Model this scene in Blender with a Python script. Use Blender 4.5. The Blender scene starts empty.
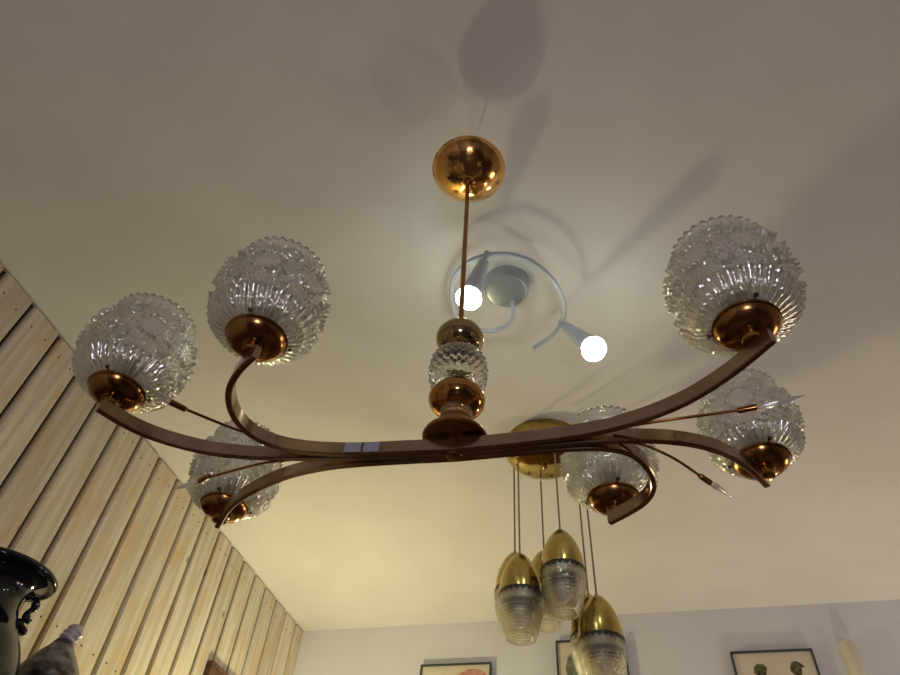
import bpy, math, random
from mathutils import Vector, Matrix
PI = math.pi
S = bpy.context.scene
COL = S.collection

# ------------------------------------------------------------------ camera
cam_d = bpy.data.cameras.new('camera')
cam = bpy.data.objects.new('camera', cam_d); COL.objects.link(cam)
CAM_R = Matrix(((0.970177, 0.136058, 0.200612), (0.234776, -0.733339, -0.638039), (0.060306, 0.66611, -0.743412)))
cam.matrix_world = Matrix.Translation((0, 0, 1.6)) @ CAM_R.to_4x4()
cam_d.sensor_width = 36.0; cam_d.lens = 678.0 / 900 * 36.0
cam_d.clip_start = 0.02
S.camera = cam

# ------------------------------------------------------------------ world, lamps, exposure
w = bpy.data.worlds.new('world'); S.world = w; w.use_nodes = True
w.node_tree.nodes['Background'].inputs[0].default_value = (0.5, 0.45, 0.42, 1)
w.node_tree.nodes['Background'].inputs[1].default_value = 0.1
S.view_settings.view_transform = 'Standard'; S.view_settings.look = 'None'
S.view_settings.gamma = 1.0; S.view_settings.use_curve_mapping = False
S.view_settings.exposure = 0.0
S.cycles.max_bounces = 16; S.cycles.transmission_bounces = 14; S.cycles.glossy_bounces = 6
S.cycles.diffuse_bounces = 4; S.cycles.transparent_max_bounces = 12
S.cycles.sample_clamp_indirect = 20.0

def lamp(name, loc, power, color, radius):
    d = bpy.data.lights.new(name, 'POINT'); d.energy = power; d.color = color; d.shadow_soft_size = radius
    o = bpy.data.objects.new(name, d); COL.objects.link(o); o.location = loc; return o
lamp('corner_lamp_light', (-0.87, 1.78, 1.92), 14.0, (1.0, 0.93, 0.48), 0.035)    # warm lamp standing in the far left corner
lamp('wall_lamp_light', (0.62, 1.99, 1.70), 7.5, (1.0, 0.86, 0.66), 0.05)
lamp('right_fill_light', (1.60, 1.85, 1.60), 15.0, (1.0, 0.84, 0.60), 0.25)           # added fill out of view, brightens the right part of the ceiling
lamp('room_fill_light', (0.35, -1.5, 1.0), 24.0, (0.92, 0.85, 1.06), 0.20)           # unseen fill behind the viewer, for ambient tone and metal highlights

# ------------------------------------------------------------------ materials
def mat(name):
    m = bpy.data.materials.new(name); m.use_nodes = True
    nt = m.node_tree; return m, nt, nt.nodes['Principled BSDF']
def simple(name, col, rough=0.5, metal=0.0, **kw):
    m, nt, b = mat(name)
    b.inputs['Base Color'].default_value = (*col, 1); b.inputs['Roughness'].default_value = rough
    b.inputs['Metallic'].default_value = metal
    for k, v in kw.items(): b.inputs[k.replace('_', ' ')].default_value = v
    return m
def noise_mix(name, c1, c2, scale, rough, metal=0.0, detail=4, lo=.35, hi=.65, bump=0.0, stretch=(1, 1, 1), r2=None):
    m, nt, b = mat(name); N = nt.nodes; L = nt.links
    tc = N.new('ShaderNodeTexCoord'); mp = N.new('ShaderNodeMapping'); mp.inputs['Scale'].default_value = stretch
    n = N.new('ShaderNodeTexNoise'); n.inputs['Scale'].default_value = scale; n.inputs['Detail'].default_value = detail
    cr = N.new('ShaderNodeValToRGB'); cr.color_ramp.elements[0].position = lo; cr.color_ramp.elements[1].position = hi
    cr.color_ramp.elements[0].color = (*c1, 1); cr.color_ramp.elements[1].color = (*c2, 1)
    L.new(tc.outputs['Object'], mp.inputs[0]); L.new(mp.outputs[0], n.inputs['Vector'])
    L.new(n.outputs['Fac'], cr.inputs[0]); L.new(cr.outputs[0], b.inputs['Base Color'])
    b.inputs['Metallic'].default_value = metal; b.inputs['Roughness'].default_value = rough
    if r2 is not None:
        mr = N.new('ShaderNodeMapRange'); mr.inputs['To Min'].default_value = rough; mr.inputs['To Max'].default_value = r2
        mr.inputs['From Min'].default_value = lo; mr.inputs['From Max'].default_value = hi
        L.new(n.outputs['Fac'], mr.inputs['Value']); L.new(mr.outputs[0], b.inputs['Roughness'])
    if bump:
        bp = N.new('ShaderNodeBump'); bp.inputs['Strength'].default_value = bump; bp.inputs['Distance'].default_value = 0.002
        L.new(n.outputs['Fac'], bp.inputs['Height']); L.new(bp.outputs[0], b.inputs['Normal'])
    return m
def glass(name, col=(1, 1, 1), rough=0.03, clear=.5, frost=0.0, ior=1.45, gloss=.12, cell=0, bump=.6):
    """pressed glass: part clear, part refracting, part scattering, with a shiny faceted skin"""
    m, nt, b = mat(name); N = nt.nodes; L = nt.links; N.remove(b)
    def mixs(f, x, y):
        k = N.new('ShaderNodeMixShader')
        if isinstance(f, (int, float)): k.inputs[0].default_value = f
        else: L.new(f, k.inputs[0])
        L.new(x.outputs[0], k.inputs[1]); L.new(y.outputs[0], k.inputs[2]); return k
    g = N.new('ShaderNodeBsdfGlass'); g.inputs['Color'].default_value = (*col, 1); g.inputs['Roughness'].default_value = rough; g.inputs['IOR'].default_value = ior
    tr = N.new('ShaderNodeBsdfTransparent'); tr.inputs[0].default_value = (*col, 1)
    tl = N.new('ShaderNodeBsdfTranslucent'); tl.inputs[0].default_value = (.95, .95, .90, 1)
    df = N.new('ShaderNodeBsdfDiffuse'); df.inputs[0].default_value = (.95, .95, .90, 1)
    gl = N.new('ShaderNodeBsdfGlossy'); gl.inputs['Color'].default_value = (1, 1, .97, 1); gl.inputs['Roughness'].default_value = .11
    if cell:
        tc = N.new('ShaderNodeTexCoord'); v = N.new('ShaderNodeTexVoronoi'); v.inputs['Scale'].default_value = cell
        L.new(tc.outputs['Object'], v.inputs['Vector'])
        bp = N.new('ShaderNodeBump'); bp.inputs['Strength'].default_value = bump; bp.inputs['Distance'].default_value = .0015
        L.new(v.outputs['Distance'], bp.inputs['Height'])
        for x in (g, tl, df, gl): L.new(bp.outputs[0], x.inputs['Normal'])
    k = mixs(clear, g, tr)
    if frost: k = mixs(frost, k, mixs(.15, tl, df))
    fr = N.new('ShaderNodeFresnel'); fr.inputs['IOR'].default_value = 1.5
    mr = N.new('ShaderNodeMapRange'); mr.inputs['To Min'].default_value = gloss - .04; mr.inputs['To Max'].default_value = .9
    L.new(fr.outputs[0], mr.inputs['Value'])
    k = mixs(mr.outputs[0], k, gl)
    L.new(k.outputs[0], N['Material Output'].inputs['Surface'])
    return m
def emit(name, col, strength):
    m, nt, b = mat(name)
    b.inputs['Emission Color'].default_value = (*col, 1); b.inputs['Emission Strength'].default_value = strength
    b.inputs['Base Color'].default_value = (.8, .8, .8, 1); return m

M = {}
M['ceiling'] = noise_mix('ceiling_paint', (.73, .70, .68), (.77, .74, .72), 6, 0.9, bump=0.15)
M['wall'] = noise_mix('wall_paint', (.70, .69, .77), (.74, .73, .81), 5, 0.9, bump=0.1)
M['far_wall'] = noise_mix('far_wall_paint', (.30, .26, .26), (.36, .31, .30), 3, .9)
M['floor'] = noise_mix('floor_boards', (.05, .035, .03), (.09, .06, .05), 3, 0.4, stretch=(1, 8, 1))
M['copper'] = noise_mix('copper_brass', (.29, .145, .045), (.46, .26, .09), 22, 0.12, 1.0, r2=0.26, lo=.3, hi=.7)
M['strip'] = noise_mix('arm_brass', (.36, .255, .165), (.48, .35, .235), 30, 0.13, 1.0, r2=0.22, lo=.3, hi=.7)
M['plate'] = noise_mix('spotted_copper', (.16, .07, .025), (.86, .52, .17), 38, 0.30, 1.0, r2=0.10, lo=.36, hi=.50)
M['brass'] = noise_mix('pendant_brass', (.36, .26, .08), (.54, .41, .14), 30, 0.14, 1.0, r2=0.26, lo=.3, hi=.7)
M['canopy_brass'] = noise_mix('canopy_brass', (.30, .20, .05), (.46, .33, .10), 30, 0.06, 1.0, r2=0.12)
M['dark_metal'] = simple('dark_metal', (.05, .035, .03), .4, .6)
M['shade_glass'] = glass('crystal_glass', (1, 1, .99), .03, .30, .15, 1.52, .30, 200, .30)
M['stem_glass'] = glass('stem_glass', (.90, .88, .86), .04, .1, .06, 1.5, .1, 300, .4)
M['amber_glass'] = simple('amber_mirror_glass', (.52, .27, .08), .06, 1.0)
M['smoky'] = simple('smoky_amber_ball', (.42, .34, .17), .10, 1.0)
M['spike_glass'] = glass('spike_glass', (.97, .98, 1), .03, .4, .22, 1.5, .2)
M['pend_glass'] = glass('pendant_glass', (1, .98, .90), .03, .60, .05, 1.45, .12, 220, .25)
M['pale_metal'] = simple('pale_blue_grey_metal', (.52, .58, .68), .38, .25)
M['pale_plate'] = simple('pale_satin_plate', (.38, .42, .46), .35, .5)
M['led'] = emit('led_face', (.90, 1.0, .86), 24)
M['sticker'] = noise_mix('sticker_paper', (.40, .44, .52), (.58, .62, .70), 320, .7, lo=.42, hi=.6, stretch=(1, 3, 3))
M['cable'] = simple('twisted_cable', (.30, .22, .15), .5, .3)
M['black'] = simple('black_band', (.02, .018, .015), .45)
M['vase'] = noise_mix('black_glaze', (.006, .007, .012), (.03, .028, .03), 14, .08, lo=.45, hi=.75)
M['mottle'] = noise_mix('mottled_glaze', (.03, .02, .018), (.22, .20, .22), 45, .30, lo=.40, hi=.62)
M['lilac'] = noise_mix('lilac_glaze', (.34, .30, .36), (.66, .60, .70), 60, .3)
M['frame_black'] = simple('frame_black', (.03, .045, .06), .4)
M['frame_wood'] = noise_mix('frame_wood', (.06, .022, .012), (.14, .06, .03), 20, .4, stretch=(1, 1, 6))
M['paper'] = noise_mix('print_paper', (.66, .58, .47), (.74, .66, .55), 6, .8)
M['ink_green'] = noise_mix('print_green', (.10, .13, .08), (.30, .33, .25), 60, .8)
M['ink_dark'] = noise_mix('print_dark', (.03, .03, .015), (.18, .15, .06), 90, .8)
M['ink_red'] = noise_mix('print_red', (.45, .16, .12), (.60, .34, .28), 60, .8)
M['cream'] = simple('cream_cover', (.70, .65, .54), .45)
M['cabinet'] = noise_mix('cabinet_wood', (.10, .05, .025), (.18, .09, .045), 12, .4, stretch=(1, 1, 6))
M['pale_sleeve'] = simple('pale_sleeve', (.82, .78, .62), .35)
M['bulb'] = simple('frosted_bulb', (.84, .80, .66), .25)
M['socket'] = simple('socket_sleeve', (.5, .46, .4), .5)
M['gap'] = simple('board_gap', (.05, .03, .018), .9)

# whitewashed boards: long grain, warm patches, knots
def board_mat():
    m, nt, b = mat('whitewashed_pine'); N = nt.nodes; L = nt.links
    tc = N.new('ShaderNodeTexCoord')
    def noise(scale, st, det=5):
        mp = N.new('ShaderNodeMapping'); mp.inputs['Scale'].default_value = st
        n = N.new('ShaderNodeTexNoise'); n.inputs['Scale'].default_value = scale; n.inputs['Detail'].default_value = det
        L.new(tc.outputs['Object'], mp.inputs[0]); L.new(mp.outputs[0], n.inputs['Vector']); return n
    def ramp(src, p0, c0, p1, c1):
        r = N.new('ShaderNodeValToRGB'); r.color_ramp.elements[0].position = p0; r.color_ramp.elements[1].position = p1
        r.color_ramp.elements[0].color = (*c0, 1); r.color_ramp.elements[1].color = (*c1, 1); L.new(src, r.inputs[0]); return r
    def mix(a, c, f, mode='MIX'):
        x = N.new('ShaderNodeMix'); x.data_type = 'RGBA'; x.blend_type = mode
        L.new(a, x.inputs[6]); L.new(c, x.inputs[7])
        if isinstance(f, float): x.inputs[0].default_value = f
        else: L.new(f, x.inputs[0])
        return x.outputs[2]
    grain = ramp(noise(60, (1, 1, .05)).outputs['Fac'], .35, (.54, .475, .39), .65, (.71, .645, .55))
    warm = ramp(noise(26, (1, 1, .30), 4).outputs['Fac'], .48, (0, 0, 0), .68, (1, 1, 1))
    wc = N.new('ShaderNodeRGB'); wc.outputs[0].default_value = (.62, .43, .24, 1)
    mm = N.new('ShaderNodeMath'); mm.operation = 'MULTIPLY'; mm.inputs[1].default_value = .75; L.new(warm.outputs[0], mm.inputs[0])
    c = mix(grain.outputs[0], wc.outputs[0], mm.outputs[0])
    v = N.new('ShaderNodeTexVoronoi'); v.inputs['Scale'].default_value = 9
    mp = N.new('ShaderNodeMapping'); mp.inputs['Scale'].default_value = (1, 1, .6)
    L.new(tc.outputs['Object'], mp.inputs[0]); L.new(mp.outputs[0], v.inputs['Vector'])
    kn = ramp(v.outputs['Distance'], .045, (1, 1, 1), .09, (0, 0, 0))
    kc = N.new('ShaderNodeRGB'); kc.outputs[0].default_value = (.24, .13, .06, 1)
    c = mix(c, kc.outputs[0], kn.outputs[0])
    at = N.new('ShaderNodeAttribute'); at.attribute_name = 'tone'
    c = mix(c, at.outputs['Color'], 1.0, 'MULTIPLY')
    L.new(c, b.inputs['Base Color']); b.inputs['Roughness'].default_value = .6
    return m
M['boards'] = board_mat()

# ------------------------------------------------------------------ mesh helpers (all coordinates are world coordinates)
class MB:
    def __init__(s): s.v = []; s.f = []; s.mi = []; s.tone = None
    def add(s, vs, fs, mi=0):
        k = len(s.v); s.v += [tuple(p) for p in vs]; s.f += [tuple(i + k for i in f) for f in fs]; s.mi += [mi] * len(fs)
    def box(s, lo, hi, mi=0):
        (a, b, c), (d, e, f) = lo, hi
        s.add([(a, b, c), (d, b, c), (d, e, c), (a, e, c), (a, b, f), (d, b, f), (d, e, f), (a, e, f)],
              [(0, 3, 2, 1), (4, 5, 6, 7), (0, 1, 5, 4), (1, 2, 6, 5), (2, 3, 7, 6), (3, 0, 4, 7)], mi)
    def lathe(s, prof, c, n=48, axis=(0, 0, 1), cap0=True, cap1=True, mi=0, lean=(0, 0)):
        """profile of (radius, height) turned about an axis through c"""
        q = Vector((0, 0, 1)).rotation_difference(Vector(axis).normalized()); c = Vector(c); vs = []
        for r, h in prof:
            for i in range(n):
                a = 2 * PI * i / n
                vs.append(c + q @ Vector((r * math.cos(a) + lean[0] * h, r * math.sin(a) + lean[1] * h, h)))
        fs = [(j * n + i, j * n + (i + 1) % n, (j + 1) * n + (i + 1) % n, (j + 1) * n + i) for j in range(len(prof) - 1) for i in range(n)]
        if cap0: fs.append(tuple(range(n - 1, -1, -1)))
        if cap1: fs.append(tuple((len(prof) - 1) * n + i for i in range(n)))
        s.add(vs, fs, mi)
    def tube(s, pts, r, n=12, mi=0):
        pts = [Vector(p) for p in pts]; rs = r if isinstance(r, (list, tuple)) else [r] * len(pts)
        vs = []; t0 = (pts[1] - pts[0]).normalized()
        up = t0.orthogonal().normalized()
        for i, p in enumerate(pts):
            t = (pts[min(i + 1, len(pts) - 1)] - pts[max(i - 1, 0)]).normalized()
            up = (up - t * up.dot(t)).normalized(); sd = t.cross(up)
            for k in range(n):
                a = 2 * PI * k / n; vs.append(p + (up * math.cos(a) + sd * math.sin(a)) * rs[i])
        m = len(pts)
        fs = [(j * n + i, j * n + (i + 1) % n, (j + 1) * n + (i + 1) % n, (j + 1) * n + i) for j in range(m - 1) for i in range(n)]
        fs += [tuple(range(n - 1, -1, -1)), tuple((m - 1) * n + i for i in range(n))]
        s.add(vs, fs, mi)
    def strip(s, pts, z0, z1, wd, bev=.0009):
        """upright flat bar following a plan curve"""
        pts = [Vector((p[0], p[1])) for p in pts]; vs = []; h = wd / 2; b = bev
        sec = [(-h + b, z0), (h - b, z0), (h, z0 + b), (h, z1 - b), (h - b, z1), (-h + b, z1), (-h, z1 - b), (-h, z0 + b)]
        for i, p in enumerate(pts):
            t = (pts[min(i + 1, len(pts) - 1)] - pts[max(i - 1, 0)]).normalized(); nn = Vector((-t.y, t.x))
            for o, z in sec: vs.append((p.x + nn.x * o, p.y + nn.y * o, z))
        n = 8; m = len(pts)
        fs = [(j * n + i, j * n + (i + 1) % n, (j + 1) * n + (i + 1) % n, (j + 1) * n + i) for j in range(m - 1) for i in range(n)]
        fs += [tuple(range(n - 1, -1, -1)), tuple((m - 1) * n + i for i in range(n))]
        s.add(vs, fs)
    def build(s, name, material, parent=None, origin=None, angle=35, kind=None):
        me = bpy.data.meshes.new(name)
        o0 = Vector(origin) if origin is not None else (root_loc(parent) if parent else Vector((0, 0, 0)))
        me.from_pydata([Vector(p) - o0 for p in s.v], [], s.f)
        ms = material if isinstance(material, list) else [material]
        for x in ms: me.materials.append(x)
        if len(ms) > 1: me.polygons.foreach_set('material_index', s.mi)
        me.update()
        import bmesh
        bm = bmesh.new(); bm.from_mesh(me); bmesh.ops.recalc_face_normals(bm, faces=bm.faces[:]); bm.to_mesh(me); bm.free()
        me.shade_smooth()
        me.set_sharp_from_angle(angle=math.radians(angle))
        ob = bpy.data.objects.new(name, me); COL.objects.link(ob)
        if parent:
            ob.parent = parent
            if origin is not None: ob.location = Vector(origin) - root_loc(parent)
        else: ob.location = o0
        if kind: ob['kind'] = kind
        return ob
def root_loc(o):
    v = Vector((0, 0, 0))
    while o: v += o.location; o = o.parent
    return v
def thing(name, loc, label, cat, group=None):
    o = bpy.data.objects.new(name, None); COL.objects.link(o); o.location = loc; o.empty_display_size = .05
    o['label'] = label; o['category'] = cat
    if group: o['group'] = group
    return o
def tag(o, label, cat, group=None):
    o['label'] = label; o['category'] = cat
    if group: o['group'] = group
    return o
def spline(pts, per=8):
    """Catmull-Rom through the points"""
    P = [Vector(p) for p in pts]; P = [P[0] * 2 - P[1]] + P + [P[-1] * 2 - P[-2]]; out = []
    for i in range(1, len(P) - 2):
        a, b, c, d = P[i - 1:i + 3]
        for k in range(per):
            t = k / per
            out.append(.5 * ((2 * b) + (c - a) * t + (2 * a - 5 * b + 4 * c - d) * t * t + (3 * b - a - 3 * c + d) * t ** 3))
    out.append(P[-2]); return out
def smooth_path(pts, it=2):
    for _ in range(it):
        pts = [pts[0]] + [(pts[i - 1] + pts[i] * 2 + pts[i + 1]) / 4 for i in range(1, len(pts) - 1)] + [pts[-1]]
    return pts

# ------------------------------------------------------------------ room shell
H = 2.70; XL = -1.168; YB = 2.253; XR = 3.0; YF = -2.6
def shell(name, lo, hi, m):
    b = MB(); b.box(lo, hi); return b.build(name, m, kind='structure')
shell('ceiling', (XL - .1, YF - .1, H), (XR + .1, YB + .1, H + .1), M['ceiling'])
shell('floor', (XL - .1, YF - .1, -.1), (XR + .1, YB + .1, 0), M['floor'])
shell('wall_back', (XL - .1, YB, 0), (XR + .1, YB + .1, H), M['wall'])
shell('wall_right', (XR, YF - .1, 0), (XR + .1, YB, H), M['far_wall'])
shell('wall_front', (XL - .1, YF - .1, 0), (XR, YF, H), M['far_wall'])
b = MB(); b.box((XL, YB - .02, 0), (XR, YB, 1.95)); b.build('trim_1', M['cabinet'], kind='structure')     # dark panel added out of view, darkens reflections in the brass
# left wall: vertical boards with open dark gaps between them
random.seed(4)
edges = [.587, .680, .775, .866, .957, 1.045, 1.133, 1.222, 1.318, 1.408, 1.495, 1.582, 1.668, 1.753, 1.838, 1.922, 2.010, 2.098, 2.187]
e = .587
while e > YF: e -= .0925; edges.insert(0, e)
edges.append(YB + .004)
b = MB(); b.box((XL - .1, YF - .1, 0), (XL - .013, YB, H), 1)
tones = [1.0] * len(b.v)
for y0, y1 in zip(edges[:-1], edges[1:]):
    g = .0054; c = .0035; y0 += g; y1 -= g
    top = H - .004 - random.random() * .002
    k = len(b.v); x0 = XL - .013; x1 = XL
    b.add([(x0, y0, 0), (x0, y1, 0), (x0, y1, top), (x0, y0, top), (x1 - c, y0, 0), (x1, y0 + c, 0), (x1, y1 - c, 0), (x1 - c, y1, 0),
           (x1 - c, y0, top), (x1, y0 + c, top), (x1, y1 - c, top), (x1 - c, y1, top)],
          [(0, 3, 2, 1), (0, 4, 8, 3), (4, 5, 9, 8), (5, 6, 10, 9), (6, 7, 11, 10), (7, 1, 2, 11), (3, 8, 9, 10, 11, 2), (0, 1, 7, 6, 5, 4)], 0)
    tones += [random.uniform(.86, 1.06)] * 12
    for zz in (2.662 - random.random() * .008, 2.21):      # nail heads
        for yy in (y0 + .02, y1 - .02):
            b.lathe([(.0022, -.001), (.0022, .0006)], (x1, yy, zz - random.random() * .01), 8, (1, 0, 0), mi=2)
            tones += [1.0] * 16
wl = b.build('wall_left', [M['boards'], M['gap'], M['dark_metal']], kind='structure', angle=20)
at = wl.data.color_attributes.new('tone', 'FLOAT_COLOR', 'POINT')
for i, t in enumerate(tones[:len(wl.data.vertices)]): at.data[i].color = (t, t, t, 1)

# ------------------------------------------------------------------ the six-light chandelier
ROOT = Vector((-.1555, .5225, H))
ch = thing('chandelier', ROOT, 'long copper-brass chandelier with six crystal glass shades, hanging on a thin rod', 'chandelier')
ZB, ZT = 2.032, 2.0475
ZP = 2.600                                                    # ceiling plate hangs a little below the ceiling on its hook
def ax(z):                                                    # the hanging axis leans by about one degree
    t = (z - 2.04) / (ZP - 2.04)
    return Vector((-.1507 - .0065 * t, .5285 - .0080 * t, z))
LEAN = (-.0065 / (ZP - 2.04), -.008 / (ZP - 2.04))
# hook and ceiling plate (a shallow bowl seen from below)
b = MB(); b.tube([Vector(ROOT), Vector((ROOT.x, ROOT.y, H - .03)), ax(ZP + .045), ax(ZP + .01)], .0022, 8)
b.lathe([(.004, -.012), (.009, -.006), (.010, 0)], ROOT, 16)
b.build('hook', M['dark_metal'], ch)
R_ = .0545
prof = [(.0050, -.030), (.0085, -.0290), (.0092, -.0265), (.014, -.0245), (.026, -.0215), (.040, -.0145), (.051, -.0055), (.058, .0025), (.0605, .009), (.0595, .012), (.053, .0125)]
b = MB(); b.lathe(prof, ax(ZP + .012), 72, lean=LEAN); b.build('ceiling_plate', M['plate'], ch)
b = MB(); b.tube([ax(ZP - .012), ax(2.226)], .0034, 16); b.build('rod', M['copper'], ch)
def turned(name, m, prof, zc, n=64):
    b = MB(); c = ax(zc); b.lathe(prof, c, n, lean=LEAN); return b.build(name, m, ch)
def ball(r, h, n=14, neck=.35):
    return [(max(r * math.cos(a) ** .9, r * neck), h * math.sin(a)) for a in [(-PI / 2 + PI * i / n) for i in range(n + 1)]]
turned('rod_collar', M['copper'], [(.006, -.004), (.008, -.002), (.008, .004), (.005, .007)], 2.231)
turned('upper_ball', M['smoky'], ball(.0290, .0210), 2.2070)
turned('stem_ring', M['smoky'], [(.015, -.006), (.0165, -.003), (.0165, .004), (.014, .006)], 2.181)
# glass barrel cut with rows of facets
b = MB(); n = 96; vs = []; rows = 36; hh = .0490; z0 = 2.1260
def barrel_r(t): return .0245 + .0072 * math.sin(PI * min(max(t, 0), 1)) ** .5
for j in range(rows + 1):
    t = j / rows
    for i in range(n):
        a = 2 * PI * i / n
        d = .0020 * (abs(math.sin(12 * a + t * 12)) + abs(math.sin(12 * a - t * 12))) - .0012
        d += .0005 * math.sin(t * PI * 8)
        r = barrel_r(t) + (d if 0 < j < rows else 0)
        c = ax(z0 + hh * t); vs.append((c.x + r * math.cos(a), c.y + r * math.sin(a), c.z))
fs = [(j * n + i, j * n + (i + 1) % n, (j + 1) * n + (i + 1) % n, (j + 1) * n + i) for j in range(rows) for i in range(n)]
fs += [tuple(range(n - 1, -1, -1)), tuple(rows * n + i for i in range(n))]
b.add(vs, fs); b.build('glass_barrel', M['stem_glass'], ch)
turned('lower_ball', M['amber_glass'], ball(.0315, .0190, neck=.45), 2.1080)
turned('glass_neck', M['stem_glass'], [(.0165, -.007), (.0175, -.0045), (.0165, -.002), (.0175, .0005), (.0165, .003), (.0175, .0055), (.0165, .0075)], 2.0855)
turned('base_disc', M['copper'], [(.030, -.003), (.0335, -.0025), (.0345, 0), (.0335, .0025), (.028, .0055), (.019, .009), (.0165, .0225)], 2.0545)
turned('bottom_nut', M['copper'], [(.006, -.0014), (.0075, -.0010), (.008, 0), (.008, .002)], ZB, 32)
b = MB(); b.box((-.1545, .5195, ZT - .001), (-.1405, .5375, 2.053)); b.build('clamp_block', M['copper'], ch)

# crystal shade: pressed-glass grid, fluted foot, ruffle, medallion belly and fluted collar
def shade_mesh(seed):
    rnd = random.Random(seed)
    nu, nv = 288, 118
    Hh = .104
    keys = [(0, .024, 0), (.05, .030, .0005), (.12, .0430, .0060), (.19, .0500, .0140), (.235, .0530, .0200), (.265, .0515, .0240), (.40, .0550, .0400),
            (.55, .0560, .0560), (.68, .0540, .0710), (.78, .0495, .0830), (.83, .0455, .0870), (.92, .0450, .0950), (1, .0462, Hh)]
    def prof(t):
        for (t0, r0, h0), (t1, r1, h1) in zip(keys[:-1], keys[1:]):
            if t <= t1:
                k = (t - t0) / (t1 - t0); return r0 + (r1 - r0) * k, h0 + (h1 - h0) * k
        return keys[-1][1:]
    med = []
    for i in range(7): med.append((2 * PI * (i + .1 * rnd.random()) / 7, .054, .0150))
    for i in range(7): med.append((2 * PI * (i + .5) / 7, .074, .0085)); med.append((2 * PI * (i + .5) / 7, .035, .0070))
    vs = []
    for j in range(nv + 1):
        t = j / nv; r, h = prof(t)
        for i in range(nu):
            a = 2 * PI * i / nu; d = 0; dz = 0
            if t < .255:
                k = min(1, t / .08); d += k * .0013 * (abs(math.cos(18 * a)) * 2 - 1) * (1 + 1.5 * t)
                if t > .20: d += .0016 * math.sin((t - .20) / .055 * PI)
            elif t < .80:
                d += .0010 * math.sin(37 * a + 300 * h) * math.sin(29 * a - 420 * h + 1) + .0005 * math.sin(71 * a + 2) * math.sin(1300 * h)
                for (ma, mh, mr) in med:
                    da = (a - ma + PI) % (2 * PI) - PI
                    if abs(da) > .5: continue
                    q = math.hypot(da * .055, h - mh)
                    ring = math.exp(-((q - mr) / .0017) ** 2)
                    th = math.atan2(h - mh, da * .055)
                    d += ring * .0048 * (1 + .45 * math.cos(18 * th))
                    if q < mr * .85: d += .0016 * math.cos(q / mr * PI / 2) - .0013 * math.sin(37 * a + 300 * h) * math.sin(29 * a - 420 * h + 1)
            else:
                d += .0015 * (abs(math.cos(16 * a)) * 2 - 1)
                if t > .96: dz += .0015 * abs(math.cos(16 * a))
            rr = r + d; vs.append((rr * math.cos(a), rr * math.sin(a), h + dz))
    m = nv + 1
    inner = 30                                    # smooth inner wall, from the rim back down
    for j in range(inner + 1):
        t = 1 - j / inner; r, h = prof(t); r -= .0055
        if t < .03: h = max(h, .0)
        for i in range(nu):
            a = 2 * PI * i / nu; vs.append((r * math.cos(a), r * math.sin(a), h + (.001 if t > .97 else .0025 * min(1, t * 10))))
    tot = m + inner + 1
    fs = [(j * nu + i, j * nu + (i + 1) % nu, ((j + 1) % tot) * nu + (i + 1) % nu, ((j + 1) % tot) * nu + i) for j in range(tot) for i in range(nu)]
    return vs, fs
sv, sf = shade_mesh(3)
sme = bpy.data.meshes.new('glass_shade'); sme.from_pydata(sv, [], sf); sme.materials.append(M['shade_glass']); sme.shade_smooth(); sme.update()
C = (-.149,)
ARM = {  # plan curves of the underside of each flat arm, from the middle of the bar outwards; last: shade centre, radius scale
 'B': ([(-.149, .5215), (-.200, .5165), (-.246, .5120), (-.282, .5055), (-.308, .4975), (-.330, .4860), (-.3445, .4710), (-.3515, .4540), (-.3528, .4340), (-.3465, .4105), (-.3336, .3905), (-.3169, .3755), (-.3010, .3650), (-.2960, .3625)], (-.3080, .3690), 1.0),
 'D': ([(-.149, .5215), (-.095, .5222), (-.050, .5215), (-.013, .5189), (.0186, .5130), (.0504, .5025), (.0801, .4876), (.1082, .4663), (.1319, .4425), (.1478, .4241)], (.1355, .4365), 1.03),
 'A': ([(-.149, .5288), (-.200, .5240), (-.2489, .5185), (-.290, .5125), (-.3266, .5060), (-.3686, .4970), (-.4046, .4842), (-.4336, .4672), (-.4580, .4470), (-.4736, .4265), (-.4865, .4010)], (-.4870, .4110), 1.02),
 'E': ([(-.149, .5288), (-.100, .5296), (-.055, .5298), (-.0138, .5310), (.0331, .5367), (.0638, .5440), (.0888, .5545), (.1142, .5722), (.1356, .5965), (.1548, .6296)], (.1585, .6330), .92),
 'C': ([(-.149, .5360), (-.200, .5318), (-.2521, .5285), (-.2903, .5287), (-.3295, .5345), (-.3655, .5460), (-.4033, .5641), (-.4334, .5855), (-.4621, .6165)], (-.4680, .6240), .98),
 'F': ([(-.149, .5360), (-.100, .5367), (-.055, .5378), (-.0200, .5400), (.0030, .5450), (.0224, .5560), (.0350, .5735), (.0419, .5949), (.0425, .6176), (.0337, .6395), (.0161, .6569), (-.0068, .6739)], (.0011, .6775), .98),
}
ARM_LABEL = dict(A='arm curving out to the far left shade', B='arm curling forward to the upper left shade', C='arm running to the lower left shade',
                 D='arm sweeping up to the upper right shade', E='arm running to the lower right shade', F='arm curling under the lower middle shade')
CUP_Z = 2.061
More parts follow.
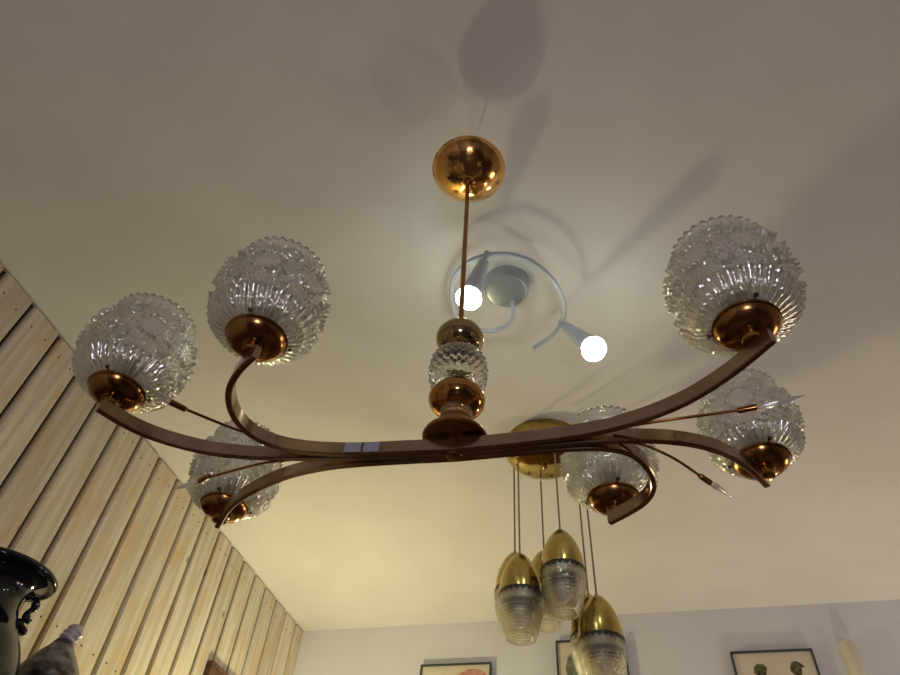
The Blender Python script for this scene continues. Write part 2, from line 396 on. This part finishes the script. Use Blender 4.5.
for key, (pts, (sx, sy), sc) in ARM.items():
    b = MB(); path = smooth_path(spline([(x, y, 0) for x, y in pts], 8), 3)
    b.strip(path, ZB, ZT, .0066)
    if key == 'B': PATH_B = path
    arm = b.build('arm', M['strip'], ch); arm['label'] = ARM_LABEL[key]
    c = Vector((sx, sy, CUP_Z))
    # nut, bowl and rolled rim of the cup
    b = MB(); b.lathe([(.0060, -.0150), (.0085, -.0140), (.0098, -.0095), (.0090, -.0065), (.0105, -.0058), (.0105, -.0040)], c, 32)
    b.build('cup_nut', M['copper'], arm)
    b = MB()
    b.lathe([(.0070, -.0050), (.0140, -.0048), (.0190, -.0038), (.0235, -.0018), (.0268, .0012), (.0286, .0044), (.0282, .0056), (.0298, .0062), (.0298, .0082), (.0285, .0086),
             (.0270, .0060), (.0230, .0020), (.0100, -.0010)], c, 56)
    b.build('cup', M['copper'], arm)
    for k in range(3):
        a = -1.35 + k * 2 * PI / 3
        p = c + Vector((math.cos(a) * .0285, math.sin(a) * .0285, .0105)); q = Vector((math.cos(a), math.sin(a), 0))
        b = MB(); b.tube([p - q * .004, p + q * .003], .0012, 8); b.lathe([(.0022, 0), (.0022, .0025)], p + q * .003, 10, q)
        b.build('set_screw', M['dark_metal'], arm)
    b = MB(); b.lathe([(.011, .010), (.013, .012), (.013, .045), (.011, .047)], c, 24); b.build('lamp_socket', M['socket'], arm)
    sh = bpy.data.objects.new('glass_shade', sme); COL.objects.link(sh); sh.parent = arm
    sh.location = c + Vector((0, 0, .0070)) - root_loc(arm); sh.scale = (sc * .965, sc * .965, sc); sh.rotation_euler = (0, 0, ord(key) * 1.3)
# four thin stems ending in clear glass spikes
STEM = [([(-.315, .4965), (-.3588, .4686), (-.4027, .4258), (-.4142, .4119)], (-.4343, .3795), .0048),
        ([(-.325, .5190), (-.3652, .5201), (-.4363, .5341), (-.4477, .5383)], (-.4890, .5520), .0048),
        ([(.010, .5255), (.0447, .5213), (.1238, .5175), (.1413, .5158)], (.1831, .5103), .0048),
        ([(.004, .5420), (.0336, .5518), (.0646, .5793), (.0907, .6135), (.1008, .6270)], (.1235, .6595), .0048)]
for i, (pts, tip, r) in enumerate(STEM):
    z = 2.042
    P = spline([(x, y, z) for x, y in pts], 6); d = (P[-1] - P[-2]).normalized()
    b = MB(); b.tube(P, .0015, 10); st = b.build('stem', M['copper'], ch)
    b = MB(); b.tube([P[-1] - d * .018, P[-1] - d * .0165, P[-1] - d * .002, P[-1]], [.0017, .0030, .0034, .0032], 14); b.build('sleeve', M['copper'], st)
    b = MB(); T = Vector((tip[0], tip[1], z + .003)); b.tube([P[-1] - d * .001, P[-1].lerp(T, .25), P[-1].lerp(T, .7), T], [.0026, .0034, .0022, .0005], 12)
    b.build('glass_spike', M['spike_glass'], st)
# two price stickers side by side on the front arm
for x0, x1 in ((-.2620, -.2455), (-.2425, -.2265)):
    b = MB()
    def fy(x):
        for p, q in zip(PATH_B[:-1], PATH_B[1:]):
            if q.x <= x <= p.x: return p.y + (q.y - p.y) * (x - p.x) / (q.x - p.x) - .0033 - .0004
        return .51
    b.add([(x0, fy(x0), ZB + .002), (x1, fy(x1), ZB + .002), (x1, fy(x1), ZT - .0015), (x0, fy(x0), ZT - .0015),
           (x0, fy(x0) + .002, ZB + .002), (x1, fy(x1) + .002, ZB + .002), (x1, fy(x1) + .002, ZT - .0015), (x0, fy(x0) + .002, ZT - .0015)],
          [(0, 1, 2, 3), (7, 6, 5, 4), (0, 4, 5, 1), (3, 2, 6, 7), (0, 3, 7, 4), (1, 5, 6, 2)])
    b.build('price_sticker', M['sticker'], ch)

# ------------------------------------------------------------------ ceiling spot lamp with a curled tube and two lit LED spots
sp = thing('ceiling_spotlight', (-.149, .823, H), 'pale grey curled-tube ceiling spotlight with two glowing bulbs, on the ceiling behind the rod', 'ceiling light')
b = MB(); b.lathe([(.034, -.028), (.040, -.026), (.0435, -.020), (.045, -.004), (.046, 0)], (-.149, .823, H), 64); b.build('mounting_plate', M['pale_plate'], sp)
S_ = [(-.117, .962), (-.0825, .9398), (-.0615, .9191), (-.0455, .8894), (-.0417, .8458), (-.0541, .7936), (-.0849, .7447), (-.1235, .7193), (-.1663, .7124), (-.2041, .7210),
      (-.2330, .7432), (-.2520, .7800), (-.2571, .8222), (-.2500, .8584), (-.2271, .8870), (-.193, .9003), (-.1609, .8903), (-.1452, .8685)]
pts = [(x * 1.005, y * 1.005, 2.655) for x, y in S_] + [(-.142, .856, 2.660), (-.142, .850, 2.674)]
b = MB(); b.tube(smooth_path(spline(pts, 7), 3), .0046, 14); b.build('curled_tube', M['pale_metal'], sp)
for clip, bulb, dirn in (((-.1672, .7155, 2.655), (-.2042, .7363, 2.554), None), ((-.0525, .910, 2.655), (.0055, .8862, 2.540), None)):
    c = Vector(clip); e_ = Vector(bulb); d = (e_ - c).normalized()
    b = MB(); b.lathe([(.006, -.006), (.006, .006)], c, 16, (0, 0, 1)); b.tube([c, c + d * .016], .0028, 10)
    arm = b.build('bulb_joint', M['pale_metal'], sp)
    L = (e_ - c).length
    b = MB(); b.lathe([(.005, .014), (.010, .018), (.0145, L * .5), (.0190, L - .026), (.0195, L - .018), (.0185, L - .017)], c, 32, d); b.build('bulb_holder', M['pale_metal'], sp)
    b = MB(); b.lathe([(.0160, L - .018), (.0205, L - .014), (.0235, L - .008), (.0240, L - .002), (.0205, L + .007), (.0125, L + .013), (.002, L + .016)], c, 40, d)
    b.build('led_bulb', M['led'], sp)

# ------------------------------------------------------------------ brass cluster pendant lamp with six glass drops
CX, CY = -.149, 1.338
pl = thing('pendant_cluster_lamp', (CX, CY, H), 'brass cluster lamp hanging six bullet-shaped glass pendants from a domed ceiling plate, behind the chandelier', 'pendant lamp')
b = MB(); b.lathe([(.004, -.062), (.012, -.0618), (.040, -.0600), (.062, -.0560), (.079, -.0490), (.090, -.0390), (.0955, -.027), (.0975, -.014), (.0980, 0)], (CX, CY, H), 80)
b.build('canopy', M['canopy_brass'], pl)
b = MB(); b.lathe([(.003, -.076), (.006, -.074), (.007, -.067), (.004, -.061)], (CX, CY, H), 20); b.build('canopy_knob', M['brass'], pl)
PEND = [(-.2282, 1.3517, 2.4130), (-.2045, 1.2703, 2.3600), (-.1706, 1.4114, 2.4486), (-.1157, 1.2485, 2.3950), (-.0785, 1.3897, 2.3240), (-.0580, 1.3083, 2.2790)]
GL = .090; CAPH = .090
def pend_glass():
    """tapered glass tumbler: diamond-cut band on top, faceted body, thick foot"""
    nu, nv = 144, 72; vs = []; L = GL
    def R(t): return (.0420 + .0025 * math.sin(min(1, t / .3) * PI / 2)) if t < .3 else .0445 - (.0445 - .0290) * ((t - .3) / .7) ** 1.3
    for j in range(nv + 1):
        t = j / nv
        for i in range(nu):
            a = 2 * PI * i / nu; d = 0
            if .02 < t < .24: d = .0013 * (abs(math.sin(18 * a + t * 40)) + abs(math.sin(18 * a - t * 40)) - 1)
            elif .40 < t < .93: d = .0010 * (abs(math.sin(14 * a + t * 30)) + abs(math.sin(14 * a - t * 30)) - 1) + .0006 * math.sin(t * 90)
            elif .26 < t < .38: d = -.0010
            r = R(t) + d; vs.append((r * math.cos(a), r * math.sin(a), -t * L))
    ni = 24
    for j in range(ni + 1):
        t = 1 - j / ni; r = R(t) - .0030
        if j < 2: r = R(t) - (.008 if j == 0 else .0050)
        for i in range(nu):
            a = 2 * PI * i / nu; vs.append((r * math.cos(a), r * math.sin(a), -t * L))
    tot = nv + ni + 2
    fs = [(j * nu + i, ((j + 1) % tot) * nu + i, ((j + 1) % tot) * nu + (i + 1) % nu, j * nu + (i + 1) % nu) for j in range(tot) for i in range(nu)]
    me = bpy.data.meshes.new('glass_drop'); me.from_pydata(vs, [], fs); me.materials.append(M['pend_glass']); me.shade_smooth(); return me
pgm = pend_glass()
def drop(i, x, y, z):
    b = MB(); b.tube([(x, y, 2.645), (x, y, z - .002)], .0020, 10); b.build('cable', M['cable'], pl)
    b = MB()
    cap = [(.0045, 0)] + [(.0045 + .0384 * math.sin(t * PI / 2) ** .95, -CAPH * t ** 1.35) for t in [k / 18 for k in range(1, 19)]]
    inner = [(r - .0018, h - .0005) for r, h in reversed(cap[2:])]
    b.lathe([(.003, .004)] + cap + inner, (x, y, z), 56, cap1=True)
    cp = b.build('brass_cap', M['brass'], pl)
    zb = z - CAPH
    b = MB(); n = 22; vs = []                                  # black zigzag band under the cap
    for k in range(n * 2):
        a = PI * k / n; vs += [(.0437 * math.cos(a) + x, .0437 * math.sin(a) + y, zb + .0015), (.0447 * math.cos(a) + x, .0447 * math.sin(a) + y, zb - (.0085 if k % 2 else .0010))]
    b.add(vs, [(2 * k, 2 * ((k + 1) % (2 * n)), 2 * ((k + 1) % (2 * n)) + 1, 2 * k + 1) for k in range(2 * n)])
    b.build('zigzag_band', M['black'], cp)
    g = bpy.data.objects.new('glass_drop', pgm); COL.objects.link(g); g.parent = cp; g.location = Vector((x, y, zb + .002)) - root_loc(cp); g.rotation_euler = (0, 0, i * .9)
    # pale inner sleeve with a dark collar, and a thin dark ring, seen through the glass
    b = MB(); b.lathe([(.030, .010), (.033, 0), (.034, -.018), (.033, -.019), (.020, -.016)], (x, y, zb), 40); b.build('reflector', M['pale_sleeve'], cp)
    b = MB(); b.lathe([(.0345, -.0185), (.0345, -.0215), (.0300, -.0240), (.016, -.0240), (.014, -.0190)], (x, y, zb), 40); b.build('socket_collar', M['black'], cp)
    b = MB(); b.lathe([(.012, -.024), (.016, -.031), (.0185, -.042), (.0185, -.050), (.015, -.059), (.008, -.064), (.002, -.0655)], (x, y, zb), 24); b.build('light_bulb', M['bulb'], cp)
for i, p in enumerate(PEND): drop(i, *p)

# ------------------------------------------------------------------ framed prints on the back wall
def picture(x0, x1, ztop, hgt, label, art):
    t = thing('framed_print', ((x0 + x1) / 2, YB, ztop - hgt), label, 'picture', 'framed prints on the back wall')
    z0 = ztop - hgt; f = .0055; d = .018
    b = MB()
    for lo, hi in (((x0, YB - d, ztop - f), (x1, YB, ztop)), ((x0, YB - d, z0), (x1, YB, z0 + f)), ((x0, YB - d, z0 + f), (x0 + f, YB, ztop - f)), ((x1 - f, YB - d, z0 + f), (x1, YB, ztop - f))):
        b.box(lo, hi)
    b.build('frame', M['frame_black'], t)
    b = MB(); b.box((x0 + f, YB - .012, z0 + f), (x1 - f, YB - .001, ztop - f)); b.build('paper', M['paper'], t)
    for m, poly in art:
        b = MB(); n = len(poly)
        P = [(x0 + (x1 - x0) * u, ztop - v) for u, v in poly]
        b.add([(x, YB - .0128, z) for x, z in P] + [(x, YB - .0119, z) for x, z in P], [tuple(range(n)), tuple(range(2 * n - 1, n - 1, -1))] + [(k, (k + 1) % n, n + (k + 1) % n, n + k) for k in range(n)])
        b.build('printed_figure', M[m], t)
def blob(cx, cy, rx, ry, n=18, wob=.25, seed=1):
    r = random.Random(seed)
    return [(cx + rx * math.cos(2 * PI * k / n) * (1 + wob * (r.random() - .5)), cy + ry * math.sin(2 * PI * k / n) * (1 + wob * (r.random() - .5))) for k in range(n)]
picture(-.7020, -.4615, 2.555, .30, 'black framed print with a red figure, leftmost of the three on the back wall',
        [('ink_red', [(.50, .045), (.56, .030), (.64, .022), (.74, .018), (.84, .022), (.93, .035), (.88, .060), (.78, .110), (.60, .13), (.50, .09)])])
picture(-.2470, -.0240, 2.6145, .30, 'black framed print with a green figure, partly behind the hanging glass pendants',
        [('ink_green', [(.17, .05), (.24, .040), (.33, .055), (.36, .10), (.32, .15), (.40, .22), (.14, .22), (.18, .14), (.12, .09)])])
picture(.2850, .5180, 2.5565, .30, 'black framed print with two dark crested heads, rightmost of the three on the back wall',
        [('ink_dark', [(.25, .046), (.30, .038), (.37, .040), (.40, .050), (.38, .066), (.34, .080), (.36, .12), (.26, .12), (.28, .075), (.23, .062)]),
         ('ink_dark', [(.68, .050), (.71, .037), (.76, .033), (.81, .040), (.86, .052), (.81, .052), (.80, .068), (.77, .082), (.79, .12), (.69, .12), (.72, .075), (.67, .062)])])
# cream tube cover on the back wall, beside the right print
b = MB(); n = 14; vs = []
def sect(z, r, dp):
    return [(.6185 + r * math.cos(PI * k / n), YB - dp * math.sin(PI * k / n), z) for k in range(n + 1)]
lv = [(2.30, .026, .040), (2.50, .024, .038), (2.560, .022, .036), (2.572, .019, .030), (2.577, .010, .016)]
for z, r, dp in lv: vs += sect(z, r, dp)
m_ = n + 1
fs = [(j * m_ + i, j * m_ + i + 1, (j + 1) * m_ + i + 1, (j + 1) * m_ + i) for j in range(len(lv) - 1) for i in range(n)] + [tuple(range(n, -1, -1)), tuple((len(lv) - 1) * m_ + i for i in range(m_))]
fs += [(j * m_ + n, j * m_, (j + 1) * m_, (j + 1) * m_ + n) for j in range(len(lv) - 1)]
b.add(vs, fs)
tag(b.build('wall_sconce', M['cream'], origin=(.6185, YB, 2.30)), 'narrow cream upright cover on the back wall, right of the rightmost print', 'wall light')

# ------------------------------------------------------------------ picture on the boards, cabinet, vase and ornament
t = thing('wooden_frame', (XL, 1.92, 1.95), 'dark brown wooden frame hanging on the board wall', 'picture')
b = MB(); y0, y1, z0, z1, f, d = 1.724, 2.10, 1.95, 2.372, .022, .018
for lo, hi in (((XL, y0, z1 - f), (XL + d, y1, z1)), ((XL, y0, z0), (XL + d, y1, z0 + f)), ((XL, y0, z0 + f), (XL + d, y0 + f, z1 - f)), ((XL, y1 - f, z0 + f), (XL + d, y1, z1 - f))): b.box(lo, hi)
b.build('frame', M['frame_wood'], t)
b = MB(); b.box((XL + .001, y0 + f, z0 + f), (XL + .008, y1 - f, z1 - f)); b.build('backing', M['frame_wood'], t)

t = thing('cabinet', (-1.01, .95, 0), 'dark wooden cabinet along the board wall, carrying the black vase', 'cabinet')
b = MB(); b.box((XL + .004, .62, .06), (-.86, 1.30, 1.78)); b.build('body', M['cabinet'], t)
b = MB(); b.box((XL + .004, .60, 1.78), (-.84, 1.32, 1.80)); b.build('top_board', M['cabinet'], t)
b = MB(); b.box((XL + .004, .64, 0), (-.88, 1.28, .06)); b.build('plinth', M['cabinet'], t)
for ya, yb in ((.63, .955), (.965, 1.29)):
    b = MB(); b.box((-.86, ya, .08), (-.842, yb, 1.76)); dr = b.build('door', M['cabinet'], t)
    b = MB(); b.lathe([(.004, 0), (.004, .012), (.010, .018), (.008, .026)], (-.842, .935 if ya < .9 else .985, 1.0), 16, (1, 0, 0)); b.build('knob', M['brass'], dr)
VX, VY = -1.0, .832
v = thing('vase', (VX, VY, 1.80), 'glossy black vase with flared lip and small openwork handles in the lower left corner', 'vase')
b = MB()
vp = [(.045, 0), (.050, .004), (.052, .012), (.058, .03), (.085, .09), (.098, .14), (.096, .185), (.082, .225), (.062, .255), (.052, .280), (.050, .296), (.053, .310), (.062, .322), (.074, .3275), (.079, .3262), (.083, .3245), (.0870, .3270), (.0875, .3325), (.083, .3365), (.074, .3375),
      (.060, .335), (.048, .320), (.044, .300), (.044, .27)]
P = [tuple(q) for q in spline([(r, h, 0) for r, h in vp], 4)]
b.lathe([(p[0], p[1]) for p in P], (VX, VY, 1.80), 72); b.build('vase_body', M['vase'], v)
hd = Vector((.62, .78, 0)).normalized()
for sgn in (1, -1):
    b = MB(); o = Vector((VX, VY, 1.80))
    pth = spline([o + hd * sgn * r + Vector((0, 0, h)) for r, h in ((.046, .308), (.058, .312), (.067, .306), (.069, .296), (.064, .286), (.066, .277), (.074, .273))], 6)
    b.tube(pth, [.0058 + .0013 * math.sin(k * .5) for k in range(len(pth))], 10)
    pth = spline([o + hd * sgn * r + Vector((0, 0, h)) for r, h in ((.054, .270), (.064, .264), (.070, .259), (.068, .252))], 6)
    b.tube(pth, [.0060 + .0013 * math.sin(k * .6) for k in range(len(pth))], 10)
    b.build('handle', M['vase'], v)
OX, OY = -.985, 1.010
o_ = thing('ornament', (OX, OY, 1.80), 'dark mottled pointed ornament with a pale lilac tip, beside the black vase', 'ornament')
b = MB()
op = [(.040, 0), (.052, .01), (.070, .06), (.078, .11), (.074, .16), (.064, .208), (.050, .243), (.035, .268), (.022, .285), (.0145, .298)]
P = [tuple(q) for q in spline([(r, h, 0) for r, h in op], 4)]
b.lathe([(p[0], p[1]) for p in P], (OX, OY, 1.80), 48); b.build('ornament_body', M['mottle'], o_)
b = MB(); c = Vector((OX, OY, 2.095)); dd = Vector((.28, .30, 1)).normalized()
b.lathe([(.012, 0), (.0165, .006), (.0150, .010), (.0170, .015), (.0150, .019), (.0165, .024), (.013, .031), (.006, .036), (.001, .037)], c, 28, dd)
b.build('ornament_tip', M['lilac'], o_)
